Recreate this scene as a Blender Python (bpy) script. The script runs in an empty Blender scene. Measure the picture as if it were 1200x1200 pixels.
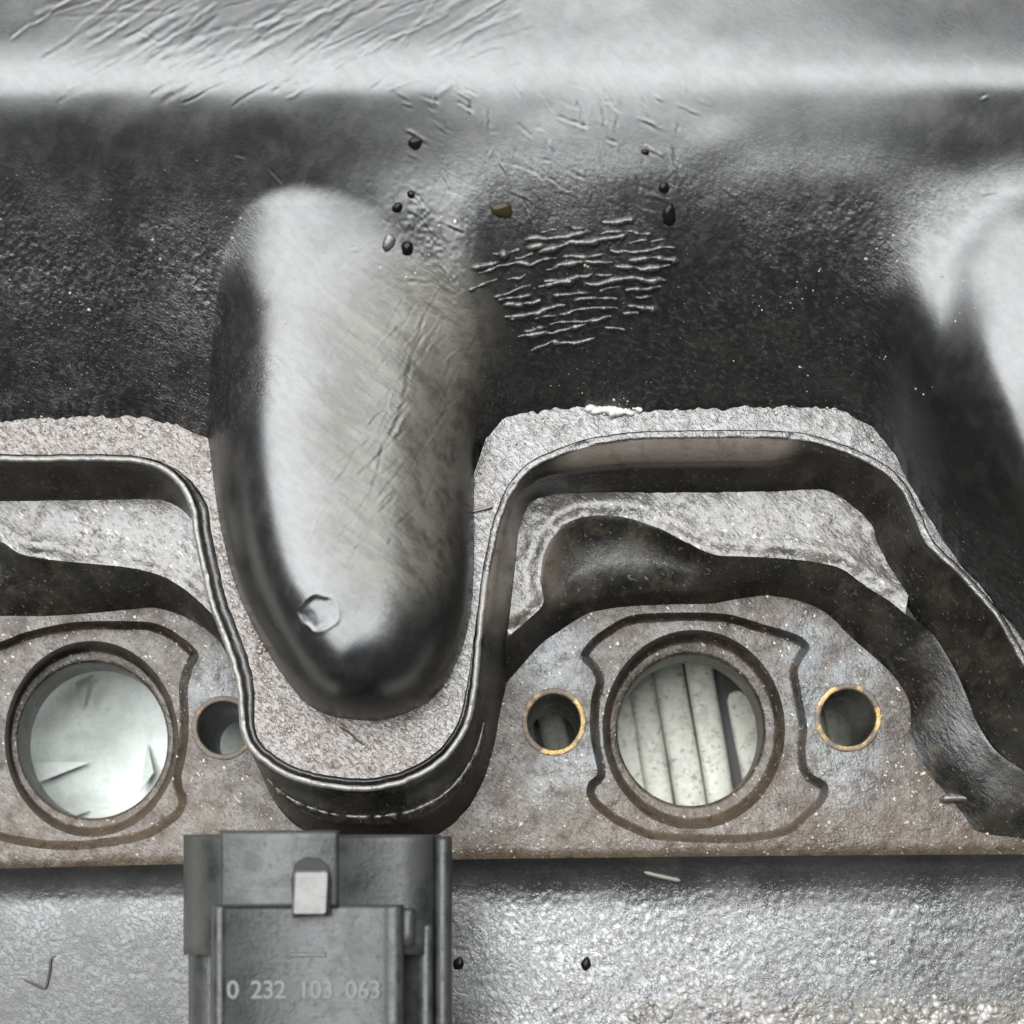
import bpy, math, random
import numpy as np
from mathutils import Vector
from mathutils.geometry import delaunay_2d_cdt

# 1 Blender unit = 1 cm; the picture is about 12 cm across. (u, v) are plan
# coordinates in tenths of a millimetre (v runs towards the viewer), z is height.
VX, VY, D = 620.0, 1150.0, 1800.0
rng = np.random.default_rng(7)
random.seed(7)
scene = bpy.context.scene
scene.unit_settings.scale_length = 0.01
COL = scene.collection

# ------------------------------------------------------------------ camera
cam_d = bpy.data.cameras.new('camera')
cam = bpy.data.objects.new('camera', cam_d); COL.objects.link(cam)
cam.location = (VX/100, (1200-VY)/100, D/100)
cam_d.sensor_width = 36
cam_d.lens = 36*D/1200
cam_d.shift_x = (600-VX)/1200
cam_d.shift_y = (VY-600)/1200
cam_d.clip_start = 0.5; cam_d.clip_end = 2000
cam_d.dof.use_dof = True
cam_d.dof.focus_distance = 17.0
cam_d.dof.aperture_fstop = 0.32
scene.camera = cam

# ------------------------------------------------------------------ world and lamps
w = bpy.data.worlds.new('World'); scene.world = w; w.use_nodes = True
w.node_tree.nodes['Background'].inputs[0].default_value = (0.86, 0.93, 1.0, 1)
w.node_tree.nodes['Background'].inputs[1].default_value = 0.10
def area(name, loc, sx, sy, radiance, color, target):
    d = bpy.data.lights.new(name, 'AREA'); d.shape = 'RECTANGLE'
    d.size = sx; d.size_y = sy; d.energy = radiance*math.pi*sx*sy; d.color = color
    o = bpy.data.objects.new(name, d); COL.objects.link(o); o.location = loc
    o.rotation_euler = (Vector(target)-Vector(loc)).to_track_quat('-Z', 'Y').to_euler()
    return o
area('ceiling_lamp', (-18, 42, 130), 190, 146, 13.0, (0.97, 0.99, 1.0), (6, 6, 0))
vs = scene.view_settings
vs.view_transform = 'Standard'; vs.look = 'None'; vs.exposure = 0; vs.gamma = 1
scene.cycles.use_denoising = True
scene.cycles.max_bounces = 4

# ------------------------------------------------------------------ helpers
def W(u, v, z):
    u = np.asarray(u, float); v = np.asarray(v, float); z = np.asarray(z, float) + 0*u
    k = (D-z)/D
    return np.stack([(VX+(u-VX)*k)/100, (1200-(VY+(v-VY)*k))/100, z/100], -1)

def vnoise(shape, sy, sx, seed):
    """smooth value noise on a pixel grid, feature size sy x sx cells"""
    r = np.random.default_rng(seed)
    h, w_ = shape
    gh, gw = int(h/sy)+4, int(w_/sx)+4
    g = r.standard_normal((gh, gw))
    y = np.arange(h)/sy; x = np.arange(w_)/sx
    yi = y.astype(int); xi = x.astype(int)
    fy = (y-yi); fx = (x-xi)
    fy = fy*fy*(3-2*fy); fx = fx*fx*(3-2*fx)
    a = g[yi][:, xi]; b = g[yi][:, xi+1]; c = g[yi+1][:, xi]; d = g[yi+1][:, xi+1]
    fx = fx[None, :]; fy = fy[:, None]
    return (a*(1-fx)+b*fx)*(1-fy)+(c*(1-fx)+d*fx)*fy

def hash_noise(p, scale, seed):
    """value noise at arbitrary (u, v) points"""
    r = np.random.default_rng(seed); g = r.standard_normal((64, 64))
    q = np.asarray(p, float)/scale
    i = np.floor(q).astype(int); f = q-i; f = f*f*(3-2*f)
    a = g[i[..., 0] % 64, i[..., 1] % 64]; b = g[(i[..., 0]+1) % 64, i[..., 1] % 64]
    c = g[i[..., 0] % 64, (i[..., 1]+1) % 64]; d = g[(i[..., 0]+1) % 64, (i[..., 1]+1) % 64]
    return (a*(1-f[..., 0])+b*f[..., 0])*(1-f[..., 1])+(c*(1-f[..., 0])+d*f[..., 0])*f[..., 1]

def sstep(a, b, x):
    t = np.clip((x-a)/(b-a), 0, 1); return t*t*(3-2*t)

def catmull(pts, step=4.0, closed=False):
    p = np.array(pts, float); n = len(p); out = []
    rngi = range(n if closed else n-1)
    for i in rngi:
        if closed:
            p0, p1, p2, p3 = p[i-1], p[i], p[(i+1) % n], p[(i+2) % n]
        else:
            p1, p2 = p[i], p[i+1]
            p0 = p[i-1] if i else 2*p1-p2
            p3 = p[i+2] if i+2 < n else 2*p2-p1
        m = max(2, int(np.linalg.norm((p2-p1)[:2])/step))
        # centripetal-ish: plain uniform Catmull-Rom with reduced tension
        t = np.arange(m)[:, None]/m
        m1 = (p2-p0)*0.45; m2 = (p3-p1)*0.45
        out.append((2*t**3-3*t**2+1)*p1+(t**3-2*t**2+t)*m1+(-2*t**3+3*t**2)*p2+(t**3-t**2)*m2)
    if not closed: out.append(p[-1:])
    return np.concatenate(out)

def mesh_obj(name, verts, faces, mat, parent=None, smooth=True, normals=None):
    me = bpy.data.meshes.new(name)
    verts = np.asarray(verts, np.float32).reshape(-1, 3)
    if isinstance(faces, np.ndarray):
        nf, k = faces.shape
        me.vertices.add(len(verts)); me.vertices.foreach_set('co', verts.ravel())
        me.loops.add(nf*k); me.loops.foreach_set('vertex_index', faces.astype(np.int32).ravel())
        me.polygons.add(nf); me.polygons.foreach_set('loop_start', np.arange(0, nf*k, k, dtype=np.int32))
        me.update(calc_edges=True)
    else:
        me.from_pydata(verts.tolist(), [], [list(map(int, f)) for f in faces]); me.update()
    me.polygons.foreach_set('use_smooth', np.full(len(me.polygons), smooth))
    if normals is not None:
        me.normals_split_custom_set_from_vertices(np.asarray(normals, float).tolist())
    me.materials.append(mat)
    o = bpy.data.objects.new(name, me); COL.objects.link(o)
    if parent: o.parent = parent
    return o

def loft_grid(rows):
    """rows: list of (n,3) world arrays -> verts, faces"""
    R = np.stack(rows); m, n = R.shape[:2]
    idx = np.arange(m*n).reshape(m, n)
    f = np.stack([idx[:-1, :-1], idx[1:, :-1], idx[1:, 1:], idx[:-1, 1:]], -1).reshape(-1, 4)
    return R.reshape(-1, 3), f

def in_poly(P, poly):
    x, y = P[..., 0], P[..., 1]; ins = np.zeros(x.shape, bool)
    px, py = poly[:, 0], poly[:, 1]; j = len(poly)-1
    for i in range(len(poly)):
        c = (py[i] > y) != (py[j] > y)
        with np.errstate(divide='ignore', invalid='ignore'):
            xx = (px[j]-px[i])*(y-py[i])/(py[j]-py[i])+px[i]
        ins ^= c & (x < xx); j = i
    return ins

def poly_dist(U, V, poly):
    d = np.full(U.shape, 1e9); n = len(poly)
    for i in range(n):
        a = poly[i]; b = poly[(i+1) % n]; ab = b-a; L = ab@ab
        if L < 1e-9: continue
        t = np.clip(((U-a[0])*ab[0]+(V-a[1])*ab[1])/L, 0, 1)
        d = np.minimum(d, np.hypot(U-a[0]-t*ab[0], V-a[1]-t*ab[1]))
    return d

def fill(outer, holes, spacing=0, margin=3.0):
    """constrained triangulation of a plan outline with holes -> (uv, tris)"""
    verts = []; edges = []
    loops = [np.asarray(outer, float)[:, :2]]+[np.asarray(h, float)[:, :2] for h in holes]
    for L in loops:
        b = len(verts); n = len(L); verts += [Vector(q) for q in L.tolist()]
        edges += [(b+i, b+(i+1) % n) for i in range(n)]
    if spacing:
        lo = loops[0].min(0); hi = loops[0].max(0)
        g = np.stack(np.meshgrid(np.arange(lo[0], hi[0], spacing), np.arange(lo[1], hi[1], spacing)), -1).reshape(-1, 2)
        g = g+rng.uniform(-.3, .3, g.shape)*spacing
        ok = in_poly(g, loops[0])
        for h in loops[1:]: ok &= ~in_poly(g, h)
        g = g[ok]
        d = np.full(len(g), 1e9)
        for L in loops: d = np.minimum(d, poly_dist(g[:, 0], g[:, 1], L))
        verts += [Vector(q) for q in g[d > margin].tolist()]
    r = delaunay_2d_cdt(verts, edges, [], 0, 1e-4)
    uv = np.array([tuple(q) for q in r[0]]); tri = np.array(r[2], dtype=int)
    c = uv[tri].mean(1)
    ok = in_poly(c, loops[0])
    for h in loops[1:]: ok &= ~in_poly(c, h)
    tri = tri[ok]
    a = uv[tri]; s = np.cross(a[:, 1]-a[:, 0], a[:, 2]-a[:, 0])
    tri[s > 0] = tri[s > 0][:, ::-1]        # v runs down: keep faces upward
    return uv, tri

def empty(name, loc=(0, 0, 0)):
    o = bpy.data.objects.new(name, None); COL.objects.link(o); o.location = loc; o.empty_display_size = 0.5
    return o
def tag(o, label, cat, group=None):
    o['label'] = label; o['category'] = cat
    if group: o['group'] = group
    return o

# ------------------------------------------------------------------ materials
class NT:
    def __init__(s, name):
        s.m = bpy.data.materials.new(name); s.m.use_nodes = True
        s.t = s.m.node_tree; s.b = s.t.nodes['Principled BSDF']
        s.co = s.t.nodes.new('ShaderNodeTexCoord').outputs['Object']
    def n(s, typ, **kw):
        nd = s.t.nodes.new(typ)
        for k, v in kw.items(): setattr(nd, k, v)
        return nd
    def link(s, a, b): s.t.links.new(a, b)
    def map(s, rot=0, sc=(1, 1, 1), loc=(0, 0, 0)):
        m = s.n('ShaderNodeMapping')
        m.inputs['Rotation'].default_value = (0, 0, rot); m.inputs['Scale'].default_value = sc
        m.inputs['Location'].default_value = loc
        r = s.n('ShaderNodeVectorRotate', rotation_type='Z_AXIS'); r.inputs['Angle'].default_value = rot
        s.link(s.co, r.inputs['Vector']); m.inputs['Rotation'].default_value = (0, 0, 0)
        s.link(r.outputs[0], m.inputs['Vector'])
        return m.outputs[0]
    def noise(s, scale, detail=4, rough=.6, vec=None, dist=0):
        t = s.n('ShaderNodeTexNoise'); t.inputs['Scale'].default_value = scale
        t.inputs['Detail'].default_value = detail; t.inputs['Roughness'].default_value = rough
        t.inputs['Distortion'].default_value = dist
        s.link(vec if vec is not None else s.co, t.inputs['Vector']); return t.outputs['Fac']
    def voro(s, scale, vec=None, feature='F1'):
        t = s.n('ShaderNodeTexVoronoi', feature=feature); t.inputs['Scale'].default_value = scale
        s.link(vec if vec is not None else s.co, t.inputs['Vector']); return t.outputs['Distance']
    def ramp(s, x, a, b, lo=0., hi=1.):
        r = s.n('ShaderNodeMapRange', interpolation_type='SMOOTHSTEP')
        for i, v in zip((1, 2, 3, 4), (a, b, lo, hi)): r.inputs[i].default_value = v
        s.link(x, r.inputs[0]); return r.outputs[0]
    def math(s, op, a, b=None):
        m = s.n('ShaderNodeMath', operation=op)
        for i, x in enumerate((a, b)):
            if x is None: continue
            if isinstance(x, (int, float)): m.inputs[i].default_value = x
            else: s.link(x, m.inputs[i])
        return m.outputs[0]
    def mix(s, f, a, b):
        m = s.n('ShaderNodeMix', data_type='RGBA')
        if isinstance(f, (int, float)): m.inputs[0].default_value = f
        else: s.link(f, m.inputs[0])
        for i, x in ((6, a), (7, b)):
            if isinstance(x, tuple): m.inputs[i].default_value = (*x, 1)
            else: s.link(x, m.inputs[i])
        return m.outputs[2]
    def bump(s, h, dist, strength=1.0, prev=None):
        b = s.n('ShaderNodeBump'); b.inputs['Strength'].default_value = strength
        b.inputs['Distance'].default_value = dist
        s.link(h, b.inputs['Height'])
        if prev is not None: s.link(prev, b.inputs['Normal'])
        return b.outputs[0]
    def done(s, color=None, rough=None, normal=None, metal=0., ior=1.5, spec=.5, coat=0, coat_rough=.1):
        B = s.b.inputs
        for key, x in (('Base Color', color), ('Roughness', rough), ('Normal', normal), ('Coat Weight', coat)):
            if x is None: continue
            if isinstance(x, tuple): B[key].default_value = (*x, 1)
            elif isinstance(x, (int, float)): B[key].default_value = x
            else: s.link(x, B[key])
        B['Metallic'].default_value = metal; B['IOR'].default_value = ior
        if isinstance(spec, (int, float)): B['Specular IOR Level'].default_value = spec
        else: s.link(spec, B['Specular IOR Level'])
        B['Coat Roughness'].default_value = coat_rough
        return s.m
    def lines(s, scale, width, vec=None, detail=2, dist=.4):
        """0 on thin wandering creases, 1 elsewhere"""
        return s.ramp(s.math('ABSOLUTE', s.math('SUBTRACT', s.noise(scale, detail, .55, vec, dist), .5)), width*.25, width)
    def spot(s, u, v, r0, r1, z=0):
        """1 inside radius r0, 0 beyond r1 round a plan point"""
        p = W(np.array([u]), np.array([v]), z)[0]
        d = s.n('ShaderNodeVectorMath', operation='DISTANCE')
        s.link(s.co, d.inputs[0]); d.inputs[1].default_value = tuple(p)
        return s.ramp(d.outputs['Value'], r0/100, r1/100, 1, 0)
    def axis(s, k):
        x = s.n('ShaderNodeSeparateXYZ'); s.link(s.co, x.inputs[0]); return x.outputs[k]

A45 = math.radians(-35)
def mat_shell():
    n = NT('oily_black_plastic')
    st = n.map(math.radians(-50), (1, .40, 1))
    grain = n.noise(46, 2, .8, st)
    blot = n.noise(1.1, 4, .6); blot2 = n.noise(4.5, 4, .65, n.map(.6, (1, .6, 1)))
    Y = n.axis(1)
    # grit has settled on the slope behind the land; shelf and bulges are wiped slick
    slope = n.math('MULTIPLY', n.ramp(Y, 9.0, 7.6), n.ramp(blot, .3, .62, .35, 1))
    wiped = n.math('MAXIMUM', n.spot(420, 330, 90, 175, 250), n.math('MAXIMUM', n.spot(430, 640, 150, 230, 230), n.spot(1230, 420, 130, 215, 280)))
    slope = n.math('MULTIPLY', slope, n.math('SUBTRACT', 1.0, wiped))
    str_ = n.noise(7, 4, .65, n.map(math.radians(-56), (1, .16, 1)))
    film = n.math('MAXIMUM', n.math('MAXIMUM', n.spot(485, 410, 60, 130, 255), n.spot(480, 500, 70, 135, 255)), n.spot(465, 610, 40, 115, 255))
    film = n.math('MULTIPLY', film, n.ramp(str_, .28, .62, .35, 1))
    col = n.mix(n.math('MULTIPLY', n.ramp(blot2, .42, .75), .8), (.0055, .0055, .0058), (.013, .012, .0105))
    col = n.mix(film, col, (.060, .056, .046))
    flk = n.noise(22, 3, .75, st)
    speck = n.math('MULTIPLY', n.ramp(n.voro(22, st), .06, .16, 1, 0), n.ramp(n.noise(11, 2), .48, .60))
    col = n.mix(n.math('MULTIPLY', speck, slope), col, (.16, .145, .135))
    col = n.mix(n.math('MULTIPLY', n.math('MULTIPLY', n.ramp(flk, .50, .66), slope), .8), col, (.038, .033, .030))
    r = n.math('ADD', n.ramp(blot, .3, .7, .28, .34), n.ramp(blot2, .35, .7, -.02, .04))
    r = n.math('ADD', r, n.math('MULTIPLY', film, .10))
    hgt = n.math('MULTIPLY', grain, n.math('ADD', n.math('MULTIPLY', slope, .75), .06))
    hgt = n.math('ADD', hgt, n.math('MULTIPLY', n.math('MULTIPLY', speck, slope), .5))
    hgt = n.math('ADD', hgt, n.math('MULTIPLY', n.math('MULTIPLY', str_, film), .5))
    spec = n.math('SUBTRACT', .52, n.math('MULTIPLY', film, n.ramp(str_, .36, .60, .44, .20)))
    spec = n.math('SUBTRACT', spec, n.math('MULTIPLY', n.ramp(n.noise(16, 4, .75, st), .42, .60), n.math('ADD', n.math('MULTIPLY', slope, .22), .045)))
    return n.done(col, r, n.bump(hgt, .012, 1.0), ior=1.64, spec=spec)
def mat_land():
    n = NT('gritty_gasket_face')
    st = n.map(math.radians(-50), (1, .45, 1))
    grain = n.ramp(n.noise(24, 3, .7, st, .5), .30, .6); cells = n.noise(48, 2, .7, st)
    blot = n.noise(2.2, 5, .6)
    X = n.axis(0)
    brown = n.math('MULTIPLY', n.ramp(X, 4.5, 6.2, 1, .25), n.ramp(blot, .3, .65, .5, 1))
    col = n.mix(brown, (.034, .032, .031), (.062, .048, .038))
    sp = n.ramp(n.noise(30, 2, .6, st), .62, .7)
    col = n.mix(n.math('MULTIPLY', sp, .6), col, (.45, .40, .36))
    pit = n.ramp(n.noise(15, 3, .6, st), .32, .42, 1, 0)
    col = n.mix(n.math('MULTIPLY', pit, .7), col, (.02, .018, .016))
    r = n.ramp(blot, .3, .7, .24, .36)
    b = n.bump(n.math('ADD', grain, n.math('MULTIPLY', cells, .8)), .0042, 1.0)
    gr = n.noise(30, 3, .8, st)
    dirt = n.math('MAXIMUM', n.ramp(gr, .50, .62), n.math('MULTIPLY', pit, .9))
    amt = n.ramp(X, 4.5, 6.2, .95, .55)
    dirt = n.math('MULTIPLY', dirt, amt)
    col = n.mix(dirt, col, n.mix(n.ramp(X, 4.5, 6.2), (.055, .040, .030), (.030, .026, .023)))
    spec = n.math('SUBTRACT', n.ramp(X, 4.5, 6.2, .42, .56), n.math('MULTIPLY', dirt, .38))
    return n.done(col, r, b, ior=1.66, spec=spec)
def mat_wall():
    n = NT('dark_oily_wall')
    blot = n.noise(2.5, 5, .6); g = n.noise(20, 4, .7, n.map(A45, (1, .4, 1)))
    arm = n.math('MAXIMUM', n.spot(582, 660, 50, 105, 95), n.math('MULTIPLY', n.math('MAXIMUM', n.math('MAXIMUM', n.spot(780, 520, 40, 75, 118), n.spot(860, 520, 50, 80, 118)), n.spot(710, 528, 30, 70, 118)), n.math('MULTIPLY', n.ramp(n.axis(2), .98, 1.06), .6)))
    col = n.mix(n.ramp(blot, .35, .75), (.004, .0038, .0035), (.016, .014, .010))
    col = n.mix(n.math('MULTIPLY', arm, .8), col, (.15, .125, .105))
    sc = n.ramp(n.noise(26, 2, .7, n.map(A45, (1, .5, 1))), .62, .72)
    col = n.mix(n.math('MULTIPLY', sc, .7), col, (.10, .085, .07))
    str_ = n.noise(5, 4, .7, n.map(.2, (1, 1, .3)))
    col = n.mix(n.math('MULTIPLY', n.ramp(str_, .5, .7), .6), col, (.035, .028, .019))
    r = n.ramp(blot, .3, .7, .24, .42)
    return n.done(col, r, n.bump(g, .010, .8), ior=1.55)
def mat_lip():
    return mat_simple('worn_rim_edge', (.08, .075, .07), (.17, .16, .147), .30, 3, .010, 22, ior=1.6, dirt=.6, dirt_col=(.02, .018, .015))
def mat_ledge():
    n = NT('dusty_grey_ledge')
    st = n.map(math.radians(-45), (1, .45, 1))
    g = n.noise(30, 2, .75, st); b = n.noise(2.6, 5, .6)
    col = n.mix(n.ramp(b, .3, .7), (.030, .028, .025), (.058, .049, .040))
    sp = n.ramp(n.noise(24, 2, .6, st), .62, .72)
    col = n.mix(n.math('MULTIPLY', sp, .5), col, (.4, .37, .34))
    gr = n.ramp(n.noise(26, 3, .8, st), .48, .62); bl = n.ramp(n.noise(4, 4, .65), .42, .62)
    dirt = n.math('MULTIPLY', gr, n.math('ADD', n.math('MULTIPLY', bl, .55), .4))
    col = n.mix(dirt, col, (.028, .022, .017))
    return n.done(col, n.ramp(b, .3, .7, .26, .38), n.bump(g, .008, .9), ior=1.64, spec=n.math('SUBTRACT', .46, n.math('MULTIPLY', dirt, .36)))
def mat_flange(name='brown_dusted_flange', dirt=0.0):
    n = NT(name)
    st = n.map(math.radians(-45), (1, .5, 1))
    b = n.noise(2.2, 6, .62); f = n.noise(9, 5, .65); g = n.noise(32, 2, .75, st)
    col = n.mix(n.ramp(b, .35, .65), (.020, .0145, .0095), (.054, .040, .028))
    col = n.mix(n.math('MULTIPLY', n.ramp(f, .45, .65), .75), col, (.009, .0065, .0045))
    col = n.mix(n.math('MULTIPLY', n.ramp(n.noise(20, 3, .7, st), .5, .62), .6), col, (.012, .009, .007))
    clean = None
    for u, v, a, c in ((655, 775, 20, 70), (685, 880, 20, 70), (640, 925, 5, 45), (948, 830, 15, 50), (985, 900, 30, 75), (940, 760, 10, 60), (1000, 790, 5, 60), (245, 800, 5, 60), (800, 757, 10, 60), (745, 800, 10, 60), (880, 800, 10, 60)):
        q = n.spot(u, v, a, c); clean = q if clean is None else n.math('MAXIMUM', clean, q)
    clean = n.math('MULTIPLY', clean, n.ramp(n.noise(5, 5, .7), .36, .56))
    col = n.mix(clean, col, (.036, .040, .043))
    if dirt: col = n.mix(n.ramp(n.noise(3.5, 4, .7), .30, .55, .35, dirt), col, (.034, .025, .017))
    sp = n.ramp(n.noise(26, 2, .55, st), .66, .73)
    col = n.mix(n.math('MULTIPLY', sp, .8), col, (.42, .37, .31))
    r = n.math('SUBTRACT', n.ramp(b, .3, .7, .30, .44), n.math('MULTIPLY', clean, .12))
    gr = n.ramp(n.noise(24, 3, .8, st), .44, .64); bl = n.ramp(n.noise(3, 5, .65), .36, .66, .15, .75)
    grime = n.math('MULTIPLY', n.math('MAXIMUM', n.math('MULTIPLY', gr, .8), bl), n.math('SUBTRACT', 1.0, n.math('MULTIPLY', clean, .7)))
    low = n.ramp(n.axis(1), 3.6, 2.0)
    col = n.mix(n.math('MULTIPLY', low, .55), col, n.mix(n.ramp(f, .35, .65), (.040, .028, .018), (.072, .055, .039)))
    blk = n.math('MULTIPLY', n.ramp(n.noise(6, 5, .7), .53, .68), .6)
    col = n.mix(blk, col, (.008, .006, .0045))
    spec = n.math('SUBTRACT', .42, n.math('MULTIPLY', grime, .36))
    return n.done(col, r, n.bump(g, .013, .9), ior=1.6, spec=spec)
def mat_lower():
    n = NT('wet_lower_panel')
    st = n.map(math.radians(-40), (1, .55, 1))
    X = n.axis(0)
    wet = n.ramp(X, 3.5, 6.2)
    b = n.noise(1.4, 5, .6); g = n.ramp(n.noise(21, 3, .7, st, .6), .30, .56); c = n.ramp(n.noise(46, 2, .6, st), .3, .6)
    col = n.mix(n.ramp(b, .3, .7), (.018, .0185, .019), (.036, .036, .034))
    st2 = n.ramp(n.noise(5, 5, .7), .60, .72)
    col = n.mix(n.math('MULTIPLY', st2, .55), col, (.06, .04, .03))
    rim = n.math('MULTIPLY', n.math('MULTIPLY', n.ramp(n.axis(1), .42, .10), n.ramp(X, 6.9, 7.6)), n.ramp(n.noise(7, 4, .6), .42, .58))
    col = n.mix(rim, col, (.05, .038, .02))
    r = n.math('SUBTRACT', n.ramp(b, .3, .7, .38, .48), n.math('MULTIPLY', wet, .17))
    cr = n.math('MINIMUM', n.lines(7, .035, st, 3), n.lines(13, .045, n.map(math.radians(-60), (1, .7, 1)), 3))
    dots = n.ramp(n.noise(40, 2, .7, st), .28, .42)
    dry = n.ramp(n.noise(2.2, 4, .6), .45, .65)
    crm = n.math('MULTIPLY', n.math('SUBTRACT', 1.0, n.math('MULTIPLY', cr, dots)), n.math('ADD', n.math('MULTIPLY', wet, .20), .22))
    crm = n.math('MAXIMUM', crm, n.math('MULTIPLY', dry, .25))
    col = n.mix(crm, col, (.014, .012, .011))
    bb = n.bump(n.math('ADD', n.math('MULTIPLY', g, .22), n.math('MULTIPLY', cr, .8)), .0022, 1.0)
    return n.done(col, r, bb, ior=1.80, spec=n.math('SUBTRACT', n.ramp(X, 3.5, 6.2, .46, .62), n.math('MULTIPLY', crm, .42)))
def mat_simple(name, c1, c2, rough=.4, scale=4, bump=.008, bscale=22, metal=0., ior=1.5, coat=0, dirt=0, dirt_col=(.02, .017, .014), spec0=.5):
    n = NT(name)
    b = n.noise(scale, 5, .6); g = n.noise(bscale, 4, .7)
    col = n.mix(n.ramp(b, .3, .7), c1, c2)
    spec = spec0
    if dirt:
        d = n.math('MULTIPLY', n.math('MAXIMUM', n.ramp(n.noise(14, 4, .75), .52, .66), n.math('MULTIPLY', n.ramp(n.noise(3, 4, .7), .45, .65), .7)), dirt)
        col = n.mix(d, col, dirt_col); spec = n.math('SUBTRACT', spec0, n.math('MULTIPLY', d, .6*spec0))
    return n.done(col, n.ramp(b, .3, .7, rough-.06, rough+.08), n.bump(g, bump, .8), metal=metal, ior=ior, coat=coat, spec=spec)

M_shell, M_land, M_wall, M_lip, M_ledge, M_flange, M_lower = (f() for f in (mat_shell, mat_land, mat_wall, mat_lip, mat_ledge, mat_flange, mat_lower))
M_recess = mat_flange('brown_crusted_recess', .6)
M_bore = mat_simple('bore_wall', (.035, .034, .031), (.07, .066, .058), .42, dirt=.8)
def mat_brass(name, c1, c2, amt):
    n = NT(name); b = n.noise(7, 5, .7); f = n.noise(3.2, 2, .5); g = n.noise(26, 4, .7)
    col = n.mix(n.ramp(b, .3, .7), c1, c2); grime = n.ramp(f, amt-.06, amt+.08)
    col = n.mix(grime, col, (.05, .038, .026))
    n.b.inputs['Metallic'].default_value = 1
    m = n.done(col, n.ramp(b, .3, .7, .32, .5), n.bump(g, .02, .9)); n.link(n.math('SUBTRACT', 1.0, grime), n.b.inputs['Metallic']); return m
M_brass = mat_brass('brass_sleeve', (.20, .13, .05), (.34, .26, .13), .46)
M_rust = mat_brass('rusty_sleeve', (.10, .05, .025), (.16, .10, .06), .34)
M_plug = mat_simple('dusty_grey_plug', (.009, .0095, .010), (.030, .031, .030), .38, 3, .006, 26, ior=1.55, dirt=.9, dirt_col=(.022, .022, .021), spec0=.34)
M_plug2 = mat_simple('pale_scuffed_plug', (.015, .0155, .0155), (.034, .035, .033), .42, 7, .006, 18)
M_notch_shade = mat_simple('shaded_notch', (.006, .006, .006), (.014, .0135, .013), .6, 5, .01, 20, ior=1.3)  # dark base colour carries the shadow of the latch recess
M_tab = mat_simple('pale_latch', (.05, .047, .043), (.11, .105, .098), .45, 9, .008, 18)
M_board = mat_simple('white_board', (.30, .30, .26), (.58, .58, .51), .5, 3, .008, 14, dirt=.75, dirt_col=(.10, .09, .06))
M_sheet = mat_simple('white_sheet', (.28, .305, .28), (.36, .385, .36), .35, 2, .004, 20, dirt=.35, dirt_col=(.16, .16, .14))
M_oil = mat_simple('black_oil_drop', (.003, .003, .003), (.006, .006, .005), .12, 5, .001, 8, ior=1.2)
M_amber = mat_simple('amber_drop', (.012, .009, .004), (.022, .016, .007), .16, 5, .001, 8, ior=1.22)
M_crust = mat_simple('white_crust', (.06, .052, .044), (.26, .25, .235), .22, 6, .01, 22)
M_salt = mat_simple('white_salt', (.25, .24, .23), (.42, .41, .39), .3, 12, .02, 26)
M_ridge = mat_simple('dried_film_ridge', (.010, .010, .009), (.045, .042, .038), .20, 9, .012, 24, ior=1.6)
M_fibre = mat_simple('dark_fibre', (.012, .011, .010), (.03, .026, .022), .5)
M_grit = mat_simple('pale_grit', (.10, .085, .07), (.30, .27, .24), .3, 30, .004, 20)
M_straw = mat_simple('straw_fibre', (.11, .10, .08), (.17, .155, .13), .5)

# ------------------------------------------------------------------ the moulded cover
cover = empty('engine_cover')
tag(cover, 'dirty oily black moulded engine cover with two bulges and two round ports', 'engine cover')
ZL = 130.0    # height of the gasket land above the port flange

# ---- upper panel with its bulges: one continuous surface
GS = 1.7
us = np.arange(-130, 1335, GS); vs_ = np.arange(-130, 870, GS)
U, V = np.meshgrid(us, vs_)
SH = U.shape
off = np.interp(us, [-200, 180, 235, 300, 500, 545, 562, 582, 625, 700, 960, 1000, 1040, 1060, 1090, 1120, 1150, 1190, 1250, 1350],
                [10, 8, 30, 40, 50, 62, 44, 12, -3, -4, -5, 5, 36, 74, 128, 170, 200, 246, 310, 380])
off = np.convolve(np.pad(off, 12, mode='edge'), np.ones(25)/25, 'valid')
edge_j = vnoise((1, len(us)), 1, 9, 5)[0]*1.6+vnoise((1, len(us)), 1, 3, 6)[0]*1.0
Ve = V-off[None, :]*sstep(170, 480, V)-edge_j[None, :]*sstep(448, 476, V-off[None, :]*sstep(170, 480, V))
# slope profile: tangent of tilt along v, on the left sharp, on the right rolling over slowly
def cum(prof_v, prof_t):
    vv = np.arange(-200, 1000, 1.0); t = np.interp(vv, prof_v, prof_t)
    k = np.ones(15)/15; t = np.convolve(np.pad(t, 7, mode='edge'), k, 'valid')
    c = np.cumsum(t); c -= np.interp(60, vv, c); return vv, c/np.interp(482, vv, c)
vvL, cL = cum([-200, 40, 72, 92, 112, 150, 300, 480, 1000], [-.20, -.19, -.07, .15, .44, .54, .66, .76, .9])
vvR, cR = cum([-200, 40, 75, 95, 115, 200, 300, 380, 480, 1000], [-.14, -.13, -.05, .16, .23, .29, .50, .75, .92, 1.0])
wR = sstep(250, 720, U)*(1-.35*sstep(980, 1200, U))
Z0 = 322.0
S = Z0-(Z0-ZL)*((1-wR)*np.interp(Ve, vvL, cL)+wR*np.interp(Ve, vvR, cR))
S += vnoise(SH, 60, 90, 11)*.7+vnoise(SH, 22, 30, 12)*.18
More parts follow.
